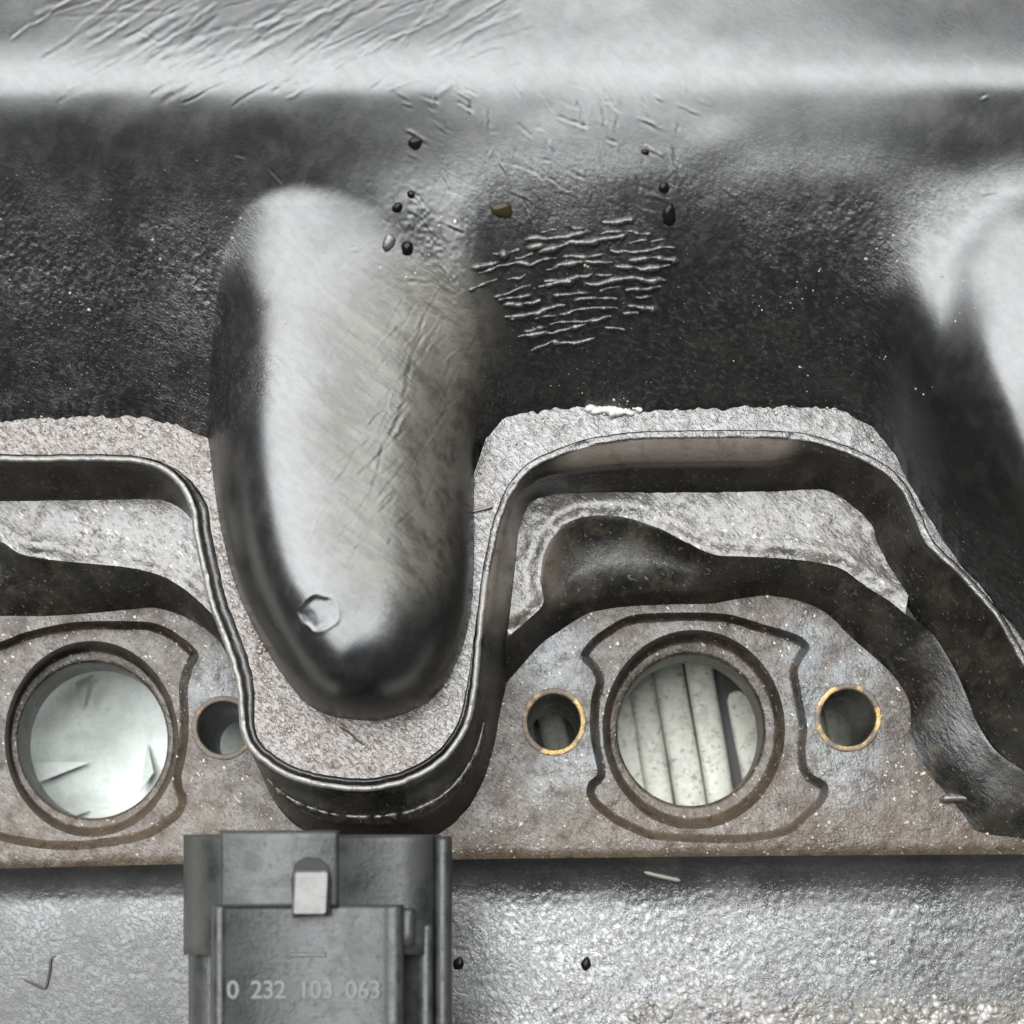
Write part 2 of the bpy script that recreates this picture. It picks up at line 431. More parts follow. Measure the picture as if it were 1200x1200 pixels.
# dip between the first bulge and the land arm
def blur(a, k, it=3):
    ker = np.ones(2*k+1)/(2*k+1)
    for _ in range(it):
        a = np.apply_along_axis(lambda r: np.convolve(np.pad(r, k, mode='edge'), ker, 'valid'), 1, a)
        a = np.apply_along_axis(lambda r: np.convolve(np.pad(r, k, mode='edge'), ker, 'valid'), 0, a)
    return a
def dome(outline, R, crown, pw=2.4, soft=False):
    poly = catmull(outline, 8, True)
    box = (U > poly[:, 0].min()-150) & (U < poly[:, 0].max()+150) & (V > poly[:, 1].min()-150) & (V < poly[:, 1].max()+150)
    ys, xs = np.where(box); y0, y1, x0, x1 = ys.min(), ys.max()+1, xs.min(), xs.max()+1
    u = U[y0:y1, x0:x1]; v = V[y0:y1, x0:x1]
    d = poly_dist(u, v, poly); ins = in_poly(np.stack([u, v], -1), poly)
    d = np.where(ins, d, -d)
    s = np.clip(d/R(u, v), 0, 1)
    s = blur(s, 3, 2)
    f = np.sin(.5*np.pi*s)**1.05 if soft else (1-(1-s)**pw)**(1/2.05)
    h = ZL-14+(crown(u, v)-ZL+14)*f
    h = np.where(d < 0, ZL-14+d*1.6, h)
    out = np.full(SH, -200.0); out[y0:y1, x0:x1] = blur(h, 2, 2); 
    m = np.zeros(SH, bool); m[y0:y1, x0:x1] = True
    out[~m] = -200
    return out, m
out1 = [(243, 400), (243, 300), (262, 215), (320, 160), (400, 150), (480, 185), (540, 260), (568, 350), (570, 450), (556, 540), (556, 640), (552, 715), (538, 770), (508, 818), (455, 842), (405, 842), (360, 825), (318, 770), (280, 695), (258, 610), (246, 510)]
B1, m1 = dome(out1, lambda u, v: np.interp(u, [240, 330, 430, 560], [96, 104, 118, 122])*np.interp(v, [120, 300, 480, 600, 850], [1.35, 1.2, 1.05, 1.0, .9]),
              lambda u, v: np.interp(v, [150, 240, 400, 560, 690, 760, 850], [258, 258, 262, 264, 262, 258, 250])-np.clip(u-300, -60, 260)*.12)
out2 = [(1058, 370), (1052, 290), (1085, 215), (1150, 165), (1250, 150), (1350, 190), (1400, 400), (1400, 640), (1360, 790), (1300, 850), (1240, 790), (1192, 722), (1138, 640), (1100, 570), (1068, 470)]
B2, m2 = dome(out2, lambda u, v: np.interp(u, [1040, 1400], [112, 130]),
              lambda u, v: np.interp(v, [150, 240, 400, 560, 690, 760, 850], [276, 277, 279, 276, 264, 250, 238])-np.hypot(u-1210, 40)*.05, soft=True)
def smax(a, b, k):
    h = np.clip(.5+.5*(a-b)/k, 0, 1); return b*(1-h)+a*h+k*h*(1-h)
KS = np.interp(V, [240, 500], [46, 16]); ZS = smax(B1, S, KS); KS = np.interp(V, [280, 520], [62, 74]); ZS = smax(B2, ZS, KS)
ZS = np.maximum(np.where(m1 | m2, ZS, S), S)
# valley between the rim and the second bulge
vl = np.array([(1072, 530), (1097, 597), (1110, 623), (1138, 652), (1164, 681), (1190, 713), (1208, 745), (1230, 778), (1262, 803), (1302, 830), (1360, 860)], float)
vp = np.concatenate([vl, [(1420, 860), (1420, 440), (1072, 440)]])
jb = np.searchsorted(us, 1060); ib = np.searchsorted(vs_, 430)
dv_ = poly_dist(U[ib:, jb:], V[ib:, jb:], np.concatenate([vl, vl[::-1]])); iv_ = in_poly(np.stack([U[ib:, jb:], V[ib:, jb:]], -1), vp)
ZS[ib:, jb:] = np.where(iv_, smax(ZS[ib:, jb:], ZL-6+22*sstep(0, 40, dv_), 14), ZS[ib:, jb:])
# relief: scratches, wrinkles, grit
def stroke(u0, v0, u1, v1, depth, wd, rough=1.0, seed=0):
    r = np.random.default_rng(seed); L = math.hypot(u1-u0, v1-v0)
    x0, x1 = sorted((u0, u1)); y0, y1 = sorted((v0, v1)); p = wd*3+6
    i0, i1 = np.searchsorted(vs_, [y0-p, y1+p]); j0, j1 = np.searchsorted(us, [x0-p, x1+p])
    if i1 <= i0 or j1 <= j0: return
    u = U[i0:i1, j0:j1]; v = V[i0:i1, j0:j1]
    tx, ty = (u1-u0)/L, (v1-v0)/L
    t = (u-u0)*tx+(v-v0)*ty; d = (u-u0)*-ty+(v-v0)*tx
    k = np.arange(0, L+12, 6.0); wob = np.cumsum(r.standard_normal(len(k)))*.5*rough
    d = d-np.interp(t, k, wob)
    amp = np.interp(t, k, .4+.8*r.random(len(k)))*sstep(-1, 8, t)*(1-sstep(L-8, L+1, t))
    ZS[i0:i1, j0:j1] += depth*amp*(np.exp(-(d/wd)**2)-.55*np.exp(-((d-wd*1.9)/wd)**2))
r_ = np.random.default_rng(3)
for i in range(80):      # diagonal scratches down the first bulge
    t = r_.random(); cu = 470-70*(t-.3)+r_.normal(0, 34); cv = 380+t*250+r_.normal(0, 14)
    L = r_.choice([18, 35, 60, 100])*r_.uniform(.7, 1.2); a = math.radians(r_.normal(124, 9))
    stroke(cu-L/2*math.cos(a), cv-L/2*math.sin(a), cu+L/2*math.cos(a), cv+L/2*math.sin(a), r_.choice([-1, -.7, .6])*r_.choice([.2, .3, .6])*r_.uniform(.6, 1.1), r_.uniform(1.2, 2.2), 1.6, i)
for i in range(120):      # wiped smears across the top shelf
    cu = r_.uniform(60, 590); cv = r_.uniform(-20, 98); L = r_.uniform(40, 150); a = math.radians(r_.normal(152, 8))
    stroke(cu-L/2*math.cos(a), cv-L/2*math.sin(a), cu+L/2*math.cos(a), cv+L/2*math.sin(a), r_.choice([-1, 1])*r_.uniform(.06, .24), r_.choice([1.4, 1.7, 2.2, 3.4]), 1.5, 100+i)
for i in range(110):     # fine scratches in the middle of the slope
    cu = r_.normal(620, 110); cv = r_.uniform(95, 270); L = r_.uniform(10, 42); a = math.radians(r_.choice([70, 65, 30, 25])+r_.normal(0, 7))
    stroke(cu-L/2*math.cos(a), cv-L/2*math.sin(a), cu+L/2*math.cos(a), cv+L/2*math.sin(a), r_.choice([-1, .8])*r_.uniform(.12, .42), r_.uniform(1.3, 1.9), 1.5, 300+i)
for i in range(16):
    cu = r_.uniform(0, 1200); cv = r_.uniform(20, 460); L = r_.uniform(8, 40); a = math.radians(r_.uniform(0, 180))
    stroke(cu-L/2*math.cos(a), cv-L/2*math.sin(a), cu+L/2*math.cos(a), cv+L/2*math.sin(a), r_.choice([-1, .8])*r_.uniform(.15, .4), r_.uniform(1.3, 1.8), 1.5, 500+i)
# ejector mark near the foot of the first bulge
dm = np.hypot(U-372, (V-718)*1.08)*1.12+vnoise(SH, 6, 6, 31)*3.0
ZS += -1.2*(1-sstep(14, 26, dm))+.4*np.exp(-((dm-26)/3.5)**2)+vnoise(SH, 4, 4, 32)*.15*(1-sstep(18, 24, dm))
# grit on the darker stretches
grit = sstep(150, 330, V)*(.35+.65*sstep(.0, 1.0, vnoise(SH, 45, 60, 15)))*(1-.9*sstep(-70, -15, B1-S))*(1-.95*sstep(-90, -20, B2-S))*(1-.9*sstep(1000, 1060, U))
ZS += grit*(vnoise(SH, 2.2, 2.2, 13)*.24+vnoise(SH, 5, 5, 14)*.16)

Pw = W(U, V, ZS)
dv = np.gradient(Pw, axis=0); du = np.gradient(Pw, axis=1)
Nn = np.cross(dv, du); Nn /= np.linalg.norm(Nn, axis=-1, keepdims=True)
Nn *= np.sign(np.median(Nn[..., 2]))
zc = .25*(ZS[:-1, :-1]+ZS[1:, :-1]+ZS[:-1, 1:]+ZS[1:, 1:])
base_ok = (zc > ZL-60)
# keep the panel off the open pockets: only where it belongs behind the land line
vc = vs_[:-1, None]; uc = us[None, :-1]
lim = 560+off[None, :-1]
bul1 = (m1 & (B1 > S-4) & (B1 > ZL-16))[:-1, :-1]; bul2 = (m2 & (B2 > S-4) & (B2 > ZL-16))[:-1, :-1]
keep = base_ok & ((vc < lim) | bul1 | bul2)
def sub(mask, name, mat, parent):
    ii, jj = np.where(mask); nc = SH[1]
    q = np.stack([ii*nc+jj, (ii+1)*nc+jj, (ii+1)*nc+jj+1, ii*nc+jj+1], -1)
    uq, inv = np.unique(q, return_inverse=True)
    return mesh_obj(name, Pw.reshape(-1, 3)[uq], inv.reshape(q.shape), mat, parent, True, Nn.reshape(-1, 3)[uq])
panel = sub(keep & ~bul1 & ~bul2, 'upper_panel', M_shell, cover)
bulge1 = sub(keep & bul1, 'runner_bulge', M_shell, cover)
bulge1['label'] = 'scratched grey bulge with a small round mark at its foot'
bulge2 = sub(keep & bul2, 'runner_bulge', M_shell, cover)
bulge2['label'] = 'bright glossy bulge cut by the right edge'
def zsh(u, v):
    j = np.clip((np.asarray(u)-us[0])/GS, 0, SH[1]-2); i = np.clip((np.asarray(v)-vs_[0])/GS, 0, SH[0]-2)
    return ZS[np.round(i).astype(int), np.round(j).astype(int)]

# ---- rim: land, lip, wall
pairs = [  # rim (u, v), wall foot (u, v, z), groove behind lip 0..1, chamfer 0..1
 (-140, 539, -140, 587, 60, 0, 0), (0, 539, 0, 587, 60, 0, 0), (120, 539, 120, 586, 60, 0, 0), (160, 541, 162, 585, 60, 0, 0),
 (190, 550, 190, 586, 60, .1, 0), (212, 570, 214, 598, 60, .5, 0), (225, 598, 233, 622, 58, 1, 0), (230, 630, 244, 655, 50, 1, 0),
 (238, 670, 258, 695, 30, 1, 0), (250, 715, 272, 735, 10, 1, 0), (265, 755, 285, 775, 0, 1, 0), (275, 785, 292, 803, 0, 1, 0),
 (281, 820, 297, 838, 0, 1, 0), (283, 850, 300, 872, 0, 1, 0), (292, 875, 306, 905, 0, 1, 0), (315, 897, 322, 940, 0, 1, 0),
 (350, 914, 350, 970, 0, 1, 0), (390, 923, 390, 988, 0, 1, 0), (430, 925, 435, 992, 0, 1, 0), (470, 918, 480, 990, 0, 1, 0),
 (505, 902, 520, 974, 0, 1, 0), (530, 880, 550, 945, 0, .8, 0), (548, 850, 568, 912, 0, .6, 0), (556, 815, 580, 868, 0, .4, 0),
 (561, 770, 587, 815, 6, .15, .2), (565, 725, 592, 765, 30, 0, .5), (570, 685, 598, 715, 52, 0, .7), (576, 648, 604, 660, 60, 0, .8),
 (585, 612, 609, 618, 60, 0, .8), (597, 580, 622, 589, 60, 0, .8), (618, 552, 645, 580, 60, 0, .8), (650, 534, 675, 578, 60, 0, .9),
 (695, 520, 712, 577, 60, 0, 1), (745, 513, 752, 577, 60, 0, 1), (800, 511, 800, 577, 60, 0, 1), (900, 511, 890, 576, 60, 0, 1),
 (950, 516, 930, 574, 60, 0, .5), (1000, 533, 967, 574, 60, 0, .2), (1037, 552, 996, 590, 60, 0, 0), (1060, 578, 1020, 613, 60, 0, 0),
 (1074, 607, 1030, 638, 60, 0, 0), (1090, 640, 1045, 667, 60, 0, 0), (1121, 669, 1066, 700, 58, 0, 0), (1147, 698, 1095, 742, 52, 0, 0),
 (1171, 727, 1122, 785, 46, 0, 0), (1187, 756, 1136, 817, 42, 0, 0), (1208, 790, 1149, 849, 40, 0, 0), (1245, 820, 1171, 881, 40, 0, 0),
 (1290, 850, 1205, 904, 40, 0, 0), (1350, 880, 1270, 935, 40, 0, 0)]
C = catmull(pairs, 3.0)
Rm = C[:, :2].copy(); Ft = C[:, 2:4].copy(); Fz = C[:, 4]; Gv = np.clip(C[:, 5], 0, 1); Ch = np.clip(C[:, 6], 0, 1)
Rm += np.stack([hash_noise(Rm, 14, 1), hash_noise(Rm, 14, 2)], -1)*.3+np.stack([hash_noise(Rm, 6, 3), hash_noise(Rm, 6, 4)], -1)*.35
tg = np.gradient(Rm, axis=0); kk = np.ones(9)/9
tg = np.stack([np.convolve(np.pad(tg[:, i], 4, mode='edge'), kk, 'valid') for i in (0, 1)], -1)
tg /= np.linalg.norm(tg, axis=1, keepdims=True)
Nr = np.stack([tg[:, 1], -tg[:, 0]], -1)          # towards the land
def offp(o): return Rm+Nr*np.asarray(o).reshape(-1, 1)
one = np.ones(len(Rm))
wear = hash_noise(Rm, 22, 8)*.9+np.minimum(0, hash_noise(Rm, 9, 9)+.8)*2.2
g_w = 8+12*Gv*(1-.45*sstep(780, 900, Rm[:, 1])); g_d = 16*Gv
def row(o, z): 
    p = offp(o*one); return W(p[:, 0], p[:, 1], z*one)
crisp = 1-.88*sstep(556, 585, Rm[:, 0])+.6*sstep(1075, 1120, Rm[:, 0])                   # the worn arm has no crisp lip
lip_rows = [row(g_w+1, ZL-.3-1.2*Gv), row(g_w-2, ZL-g_d-.2), row(7+0*Gv, ZL-g_d-.2), row(4.6, ZL+3*crisp+wear*.3),
            row(3.2, ZL+4.6*crisp+wear), row(.4, ZL+4.6*crisp+wear), row(-1.2, ZL+3.2*crisp+wear), row(-2.4, ZL-1.5)]
ks = int(np.argmax((Rm[:, 0] > 572) & (Rm[:, 1] < 700)))
v_, f_ = loft_grid([q[:ks+1] for q in lip_rows[:4]]); mesh_obj('rim_groove', v_, f_, M_wall, cover)
v_, f_ = loft_grid([q[:ks+1] for q in lip_rows[3:]]); o = mesh_obj('rim_lip', v_, f_, M_lip, cover); o['label'] = 'crisp bright raised lip running round the U below the bulge'
v_, f_ = loft_grid([q[ks:] for q in lip_rows]); o = mesh_obj('rim_lip', v_, f_, M_land, cover); o['label'] = 'worn blunt edge of the rim round the right pocket'
# wall below the lip
p3 = offp(-2.1*one)
cham = np.stack([Ft[:, 0]*.42+p3[:, 0]*.58, Ft[:, 1]*.42+p3[:, 1]*.58], -1)
def lerp(a, b, t): return a*(1-t)+b*t
def wrow(t, z): 
    q = lerp(p3, Ft, t if np.ndim(t) == 0 else t[:, None]); return W(q[:, 0], q[:, 1], z)
zt = ZL-2
inU = sstep(300, 340, Rm[:, 0])*(1-sstep(545, 575, Rm[:, 0]))*sstep(800, 870, Rm[:, 1])
c1 = .10+.32*Ch; z1 = zt-lerp(10, 15, Ch)
rows = [wrow(0.0, zt*one), wrow(.4*c1, lerp(zt, z1, .30)), wrow(c1, z1), wrow(c1+.03, z1-4)]
zA = lerp(z1, Fz, .34); zB = lerp(z1, Fz, .62)
rows += [wrow(lerp(c1+.03, lerp(c1, 1, .34), one)+.03*inU, zA), wrow(lerp(c1, 1, .36)+.14*inU, lerp(zA, zB, .08)+2*inU), wrow(lerp(c1, 1, .62)+.02*inU, zB),
         wrow(.95, Fz+5), wrow(.99, Fz+1), wrow(1.03, Fz-2), wrow(1.14, Fz-9)]
v_, f_ = loft_grid(rows); mesh_obj('rim_wall', v_, f_, M_wall, cover)
sel = np.where(inU > .15)[0][::6]
bp = lerp(p3, Ft, .46)[sel]; bz = (lerp(z1, Fz, .40)+5)[sel]
# land surface
Le = offp(g_w-1.2); top = [(1420, 860), (1420, 640), (1250, 520), (1110, 450), (1010, 440), (960, 430), (640, 430), (590, 455), (540, 600), (500, 700), (400, 740), (320, 660), (262, 470), (180, 440), (-140, 440)]
Le = Le[::2]
uv, tri = fill(np.concatenate([Le, np.array(top, float)]), [], 5.0)
zl = ZL+(hash_noise(uv, 9, 21)*.9+hash_noise(uv, 34, 22)*.8)*sstep(0, 14, poly_dist(uv[:, 0], uv[:, 1], np.concatenate([Le[::2], Le[::-2]])))
v_ = W(uv[:, 0], uv[:, 1], zl); mesh_obj('gasket_land', v_, tri, M_land, cover)

# ---- pocket ledges, scooped walls, port flange
E = [(593, 748, 592, 772, 590, 803), (615, 729, 612, 754, 607, 785), (636, 708, 640, 724, 634, 755), (634, 684, 655, 713, 655, 740), (635, 660, 672, 705, 676, 726),
     (641, 640, 687, 701, 691, 718), (652, 624, 702, 698, 706, 715), (668, 611, 717, 696, 723, 712), (696, 604, 737, 694, 746, 710), (731, 606, 765, 692, 770, 709), (772, 619, 790, 690, 795, 708),
     (807, 637, 812, 690, 815, 708), (837, 650, 837, 688, 838, 707), (870, 652, 868, 680, 865, 702), (908, 654, 905, 682, 900, 698), (952, 658, 945, 690, 935, 704), (987, 667, 978, 702, 967, 717),
     (1013, 686, 1005, 722, 995, 744), (1042, 704, 1030, 748, 1022, 768), (1064, 722, 1048, 777, 1048, 793), (1092, 742, 1080, 800, 1066, 825), (1119, 785, 1098, 840, 1068, 869), (1133, 817, 1110, 875, 1078, 895),
     (1146, 849, 1125, 900, 1101, 922), (1168, 881, 1148, 928, 1127, 951), (1202, 904, 1180, 955, 1148, 974), (1267, 935, 1250, 972, 1230, 986)]
def scoop(tab, e_z, m_z, name):
    c = catmull(tab, 4.0); e, m, p = c[:, :2], c[:, 2:4], c[:, 4:6]
    ez = np.interp(e[:, 0], *e_z); mz = np.interp(e[:, 0], *m_z)
    rw = []
    hol = np.interp(e[:, 0], [-200, 30, 80, 500, 640, 800, 850, 1400], [.8, .8, 0, 0, 1, 1, 0, 0])
    for t, fz, fl in ((0, 0, 0), (.04, .03, .03), (.10, .14, .09), (.18, .32, .18), (.35, .58, .35), (.6, .80, .6), (1, 1, 1)):
        q = lerp(e, m, t); rw.append(W(q[:, 0], q[:, 1], lerp(ez, mz, lerp(fl, fz, hol))+hash_noise(q, 18, 41)*(.4 if t else 0)))
    for t, fz in ((.3, .3), (.65, .66), (.9, .93), (1.04, 1.04)):
        q = lerp(m, p, t); rw.append(W(q[:, 0], q[:, 1], lerp(mz, 0, fz)))
    v_, f_ = loft_grid(rw); o = mesh_obj(name, v_, f_, M_wall, cover); return e, ez, p
eR, ezR, pR = scoop(E, ([590, 1060, 1120, 1150], [60, 59, 46, 40]), ([590, 640, 830, 860, 1000, 1270], [30, 30, 28, 34, 26, 18]), 'scooped_wall')
EL = [(-140, 640, -140, 690, -140, 728), (-40, 622, -40, 690, -40, 724), (0, 634, 0, 690, 0, 722), (20, 647, 22, 690, 25, 722), (45, 654, 48, 690, 50, 722), (100, 660, 98, 692, 90, 720), (150, 665, 145, 695, 135, 716), (187, 674, 180, 698, 177, 712),
      (217, 691, 208, 710, 212, 721), (243, 714, 235, 730, 240, 737), (262, 735, 255, 748, 262, 758), (275, 765, 270, 775, 275, 785)]
eL, ezL, pL = scoop(EL, ([-140, 230, 275], [60, 60, 30]), ([-140, 60, 110, 275], [26, 28, 34, 12]), 'scooped_wall')
def ledge(foot, e, name, lab):
    poly = np.concatenate([foot, e[::-1]])
    uv, tri = fill(poly, [], 6.0)
    z = 60+hash_noise(uv, 10, 51)*.8+hash_noise(uv, 40, 52)*.8
    dd = poly_dist(uv[:, 0], uv[:, 1], np.concatenate([e, e[::-1]]))
    z -= 4*np.exp(-dd/6)-3.5*np.exp(-((dd-14)/9)**2)
    z = np.where(dd < .5, 60, z)
    o = mesh_obj(name, W(uv[:, 0], uv[:, 1], z), tri, M_ledge, cover); o['label'] = lab
fr = (Rm[:, 0] > 560) & (Ft[:, 1] < 748) & (Ft[:, 0] < 1066) & (Rm[:, 1] < 760)
ledge(Ft[fr][::2], eR[(eR[:, 0] < 1062)], 'pocket_ledge', 'grey dusty ledge above the port with slats behind it')
fl = (Rm[:, 0] < 262) & (Ft[:, 1] < 735) & (Ft[:, 0] < 270)
ledge(Ft[fl][::2], eL[(eL[:, 0] < 262)], 'pocket_ledge', 'grey dusty ledge above the port at the left edge')

def circ(cu, cv, rx, ry, n=72, j=0, seed=0):
    a = np.linspace(0, 2*math.pi, n, endpoint=False)
    r = np.random.default_rng(seed); k = 1+j*np.convolve(np.tile(r.standard_normal(n), 3), np.ones(5)/5, 'same')[n:2*n]
    return np.stack([cu+rx*k*np.cos(a), cv+ry*k*np.sin(a)], -1)
KR = [(680, 770), (690, 752), (707, 738), (736, 722), (775, 718), (847, 719), (893, 731), (935, 744), (949, 758), (941, 773), (935, 787), (940, 817), (946, 852), (944, 881), (949, 904), (970, 919), (967, 939), (949, 957), (926, 977), (885, 986), (850, 988), (774, 985), (745, 977), (716, 962), (695, 945), (687, 930), (690, 916), (700, 907), (698, 893), (693, 870), (691, 846), (693, 817), (698, 800), (694, 787)]
KL = [(-55, 765), (0, 752), (29, 741), (87, 729), (163, 728), (190, 733), (215, 748), (233, 766), (226, 784), (220, 803), (221, 830), (221, 860), (217, 890), (213, 908), (214, 922), (219, 940), (206, 962), (163, 985), (87, 996), (20, 990), (-40, 972), (-75, 950), (-80, 925), (-40, 905), (-20, 880), (-20, 830), (-35, 800), (-65, 785)]
KRc = catmull(KR, 4, True); KLc = catmull(KL, 4, True)
bolts = [(649, 846, 36, 38), (994, 841, 37.5, 38.5), (262, 853, 36, 36)]
bot = [(1340, 999), (1200, 1001), (900, 1003), (550, 1007), (200, 1013), (0, 1018), (-140, 1020)]
outer = np.concatenate([pL, np.array([(285, 800), (420, 800), (580, 820)]), pR, np.array([(1340, 988)]), catmull(bot, 12)])
uv, tri = fill(outer, [KRc, KLc]+[circ(b[0], b[1], b[2]*1.04, b[3]*1.04) for b in bolts], 7.0)
z = hash_noise(uv, 9, 61)*.5+hash_noise(uv, 40, 62)*.6
dd = poly_dist(uv[:, 0], uv[:, 1], np.array(bot, float)); z -= 5*np.exp(-dd/4)
flange = mesh_obj('port_flange', W(uv[:, 0], uv[:, 1], z), tri, M_flange, cover)

def port(K, c, ring, bore, lab):
    """recess with ears, stepped ring and bore wall of one port"""
    # step down at the ear outline
    cen = K.mean(0); tg = np.roll(K, -1, 0)-np.roll(K, 1, 0); tg /= np.linalg.norm(tg, axis=1, keepdims=True)
    nn = np.stack([-tg[:, 1], tg[:, 0]], -1); 
    if in_poly(K[:1]+nn[:1]*2, K)[0] == False: nn = -nn
    rw = []
    for o, zz in ((0, 0.2), (1.5, -1.5), (4, -8), (7, -15), (9.5, -18), (11, -18.6)):
        q = K+nn*o; q = np.concatenate([q, q[:1]]); rw.append(W(q[:, 0], q[:, 1], zz))
    v_, f_ = loft_grid(rw); s = mesh_obj('recess_step', v_, f_, M_flange, cover); s['label'] = lab
    N = 72; ro = circ(c[0], c[1], ring[0], ring[1], N)
    uv, tri = fill(K+nn*10.2, [ro], 7.0)
    z = -18.4+hash_noise(uv, 10, 71)*.6+hash_noise(uv, 35, 72)*.8
    mesh_obj('recess_floor', W(uv[:, 0], uv[:, 1], z), tri, M_recess, cover)
    prof = [(0, -18.0), (.05, -20), (.20, -33), (.38, -47), (.48, -51), (.56, -51.5), (.84, -51), (.93, -52.5), (1.0, -57)]
    rw = []
    for t, zz in prof:
        cu, cv = lerp(c[0], bore[0], t), lerp(c[1], bore[1], t)
        q = circ(cu, cv, lerp(ring[0], bore[2], t), lerp(ring[1], bore[3], t), N, .002, 5); q = np.concatenate([q, q[:1]])
        rw.append(W(q[:, 0], q[:, 1], zz))
    v_, f_ = loft_grid(rw); mesh_obj('port_ring', v_, f_, M_flange, cover)
    rw = []
    p0 = W(np.array([bore[0]]), np.array([bore[1]]), -57)[0]; r0 = (D+57)/D
    a = np.linspace(0, 2*math.pi, N+1)
    for zz, k in ((-57, 1), (-64, .992), (-98, .985), (-104, 1.01), (-110, 1.06)):
        rw.append(np.stack([p0[0]+bore[2]*k*r0/100*np.cos(a), p0[1]-bore[3]*k*r0/100*np.sin(a), 0*a+zz/100], -1))
    v_, f_ = loft_grid(rw); mesh_obj('port_bore', v_, f_, M_bore, cover)
port(KRc, (813, 855), (107, 117), (809, 856, 85.5, 88.5), 'eared recess round the port with slats behind it')
port(KLc, (107, 866), (102, 115), (109, 868, 87.5, 91), 'eared recess round the port at the left edge')
for i, (cu, cv, rx, ry) in enumerate(bolts):
    mat = M_brass if i < 2 else M_rust
    a = np.linspace(0, 2*math.pi, 49); rw = []
    p0 = W(np.array([cu]), np.array([cv]), 0)[0]
    wr = np.random.default_rng(80+i).standard_normal(49); wr = np.convolve(np.tile(wr, 3), np.ones(7)/7, 'same')[49:98]; wr[-1] = wr[0]
    for k, zz in ((1.06, -1.2), (1.04, .5), (1.0, 1.0), (.90, 1.0), (.87, .2), (.85, -4), (.84, -80), (.84, -130)):
        kk_ = k+(wr*.012 if k < 1.02 else 0)
        rw.append(np.stack([p0[0]+rx*kk_/100*np.cos(a), p0[1]-ry*kk_/100*np.sin(a), 0*a+zz/100], -1))
    v_, f_ = loft_grid(rw[:6]); o = mesh_obj('bolt_sleeve', v_, f_, mat, cover)
    v_, f_ = loft_grid(rw[5:]); mesh_obj('bolt_bore', v_, f_, M_wall, cover)
    o['label'] = ['brass ringed bolt hole left of the port with slats', 'brass ringed bolt hole right of the port with slats', 'rusty bolt hole partly covered by the curved rim'][i]

# ---- lower panel
us2 = np.arange(-140, 1342, 2.0); tv = np.concatenate([np.arange(0, 40, 1.6), np.arange(40, 330, 2.0)])
U2 = np.tile(us2, (len(tv), 1)); v0 = np.interp(us2, [p[0] for p in bot[::-1]], [p[1] for p in bot[::-1]])
V2 = v0[None, :]+tv[:, None]-3
dl = np.interp(tv, [0, 2, 6, 14, 26, 40, 58, 75, 120, 330], [-1.5, -5, -18, -36, -48, -54, -55, -57, -64, -98])
dr = np.interp(tv, [0, 2, 6, 14, 26, 40, 58, 75, 120, 330], [-1.5, -5, -16, -30, -42, -49, -52, -53, -55, -64])
ker = np.ones(7)/7
dl = np.convolve(np.pad(dl, 3, mode='edge'), ker, 'valid'); dr = np.convolve(np.pad(dr, 3, mode='edge'), ker, 'valid')
wl = sstep(300, 620, us2)[None, :]
Z2 = dl[:, None]*(1-wl)+dr[:, None]*wl
am = sstep(20, 70, tv)[:, None]
n1 = vnoise(Z2.shape, 3.2, 3.2, 91); n2 = vnoise(Z2.shape, 2, 2, 92); n3 = vnoise(Z2.shape, 9, 12, 93); n4 = vnoise(Z2.shape, 30, 40, 94)
Z2 += am*(n1*.06*(.4+.6*wl)+n2*.10+n3*.04*wl+n4*.4)
Z2 += (1-am)*n2*.25
v_, f_ = loft_grid(list(W(U2, V2, Z2)))
mesh_obj('lower_panel', v_, f_, M_lower, cover)
def zlow(u, v):
    j = int(np.clip((u-us2[0])/2, 0, len(us2)-1)); i = int(np.argmin(np.abs(V2[:, j]-v))); return Z2[i, j]

# ------------------------------------------------------------------ what shows through the ports
bench = empty('slatted_board'); tag(bench, 'whitewashed slatted board under the cover, seen through the right port', 'board')
for i in range(14):
    a0 = 530+i*37; wd = 35.5+random.uniform(-5, 5)
    t = np.linspace(0, 1, 14); zb = -240+random.uniform(-14, 8)-(16*(1-sstep(.3, .55, t)) if i == 8 else 0)
    cu = a0+random.uniform(-5, 5)+(60+random.uniform(-10, 10))*t**1.4+8*np.sin(t*3+random.uniform(-.4, .4)); vv = 690+t*360
    sk = []
    for o, dz in ((0, -9), (1.5, -2), (6, 0), (wd*.5, 1.5), (wd-6, 0), (wd-1.5, -2), (wd, -9)):
        sk.append(W(cu+o, vv, zb+dz+hash_noise(np.stack([cu+o, vv], -1), 25, i)*1.2))
    v_, f_ = loft_grid(sk); mesh_obj('slat', v_, f_[:, ::-1], M_board, bench)
q = W(np.array([520, 1110, 1110, 520]), np.array([640, 640, 1100, 1100]), -262)
vb = np.concatenate([q, q-np.array([0, 0, .3])])
mesh_obj('backing', vb, [(0, 3, 2, 1), (4, 5, 6, 7), (0, 1, 5, 4), (1, 2, 6, 5), (2, 3, 7, 6), (3, 0, 4, 7)], M_fibre, bench, False)
sheet = empty('white_sheet'); tag(sheet, 'creased white sheet with small torn flaps behind the left port', 'sheet')
su = np.arange(-160, 520, 8.0); sv = np.arange(640, 1100, 8.0); SU, SV = np.meshgrid(su, sv)
v_, f_ = loft_grid(list(W(SU, SV, -200+vnoise(SU.shape, 9, 11, 3)*3)))
mesh_obj('sheet_face', v_, f_, M_sheet, sheet)
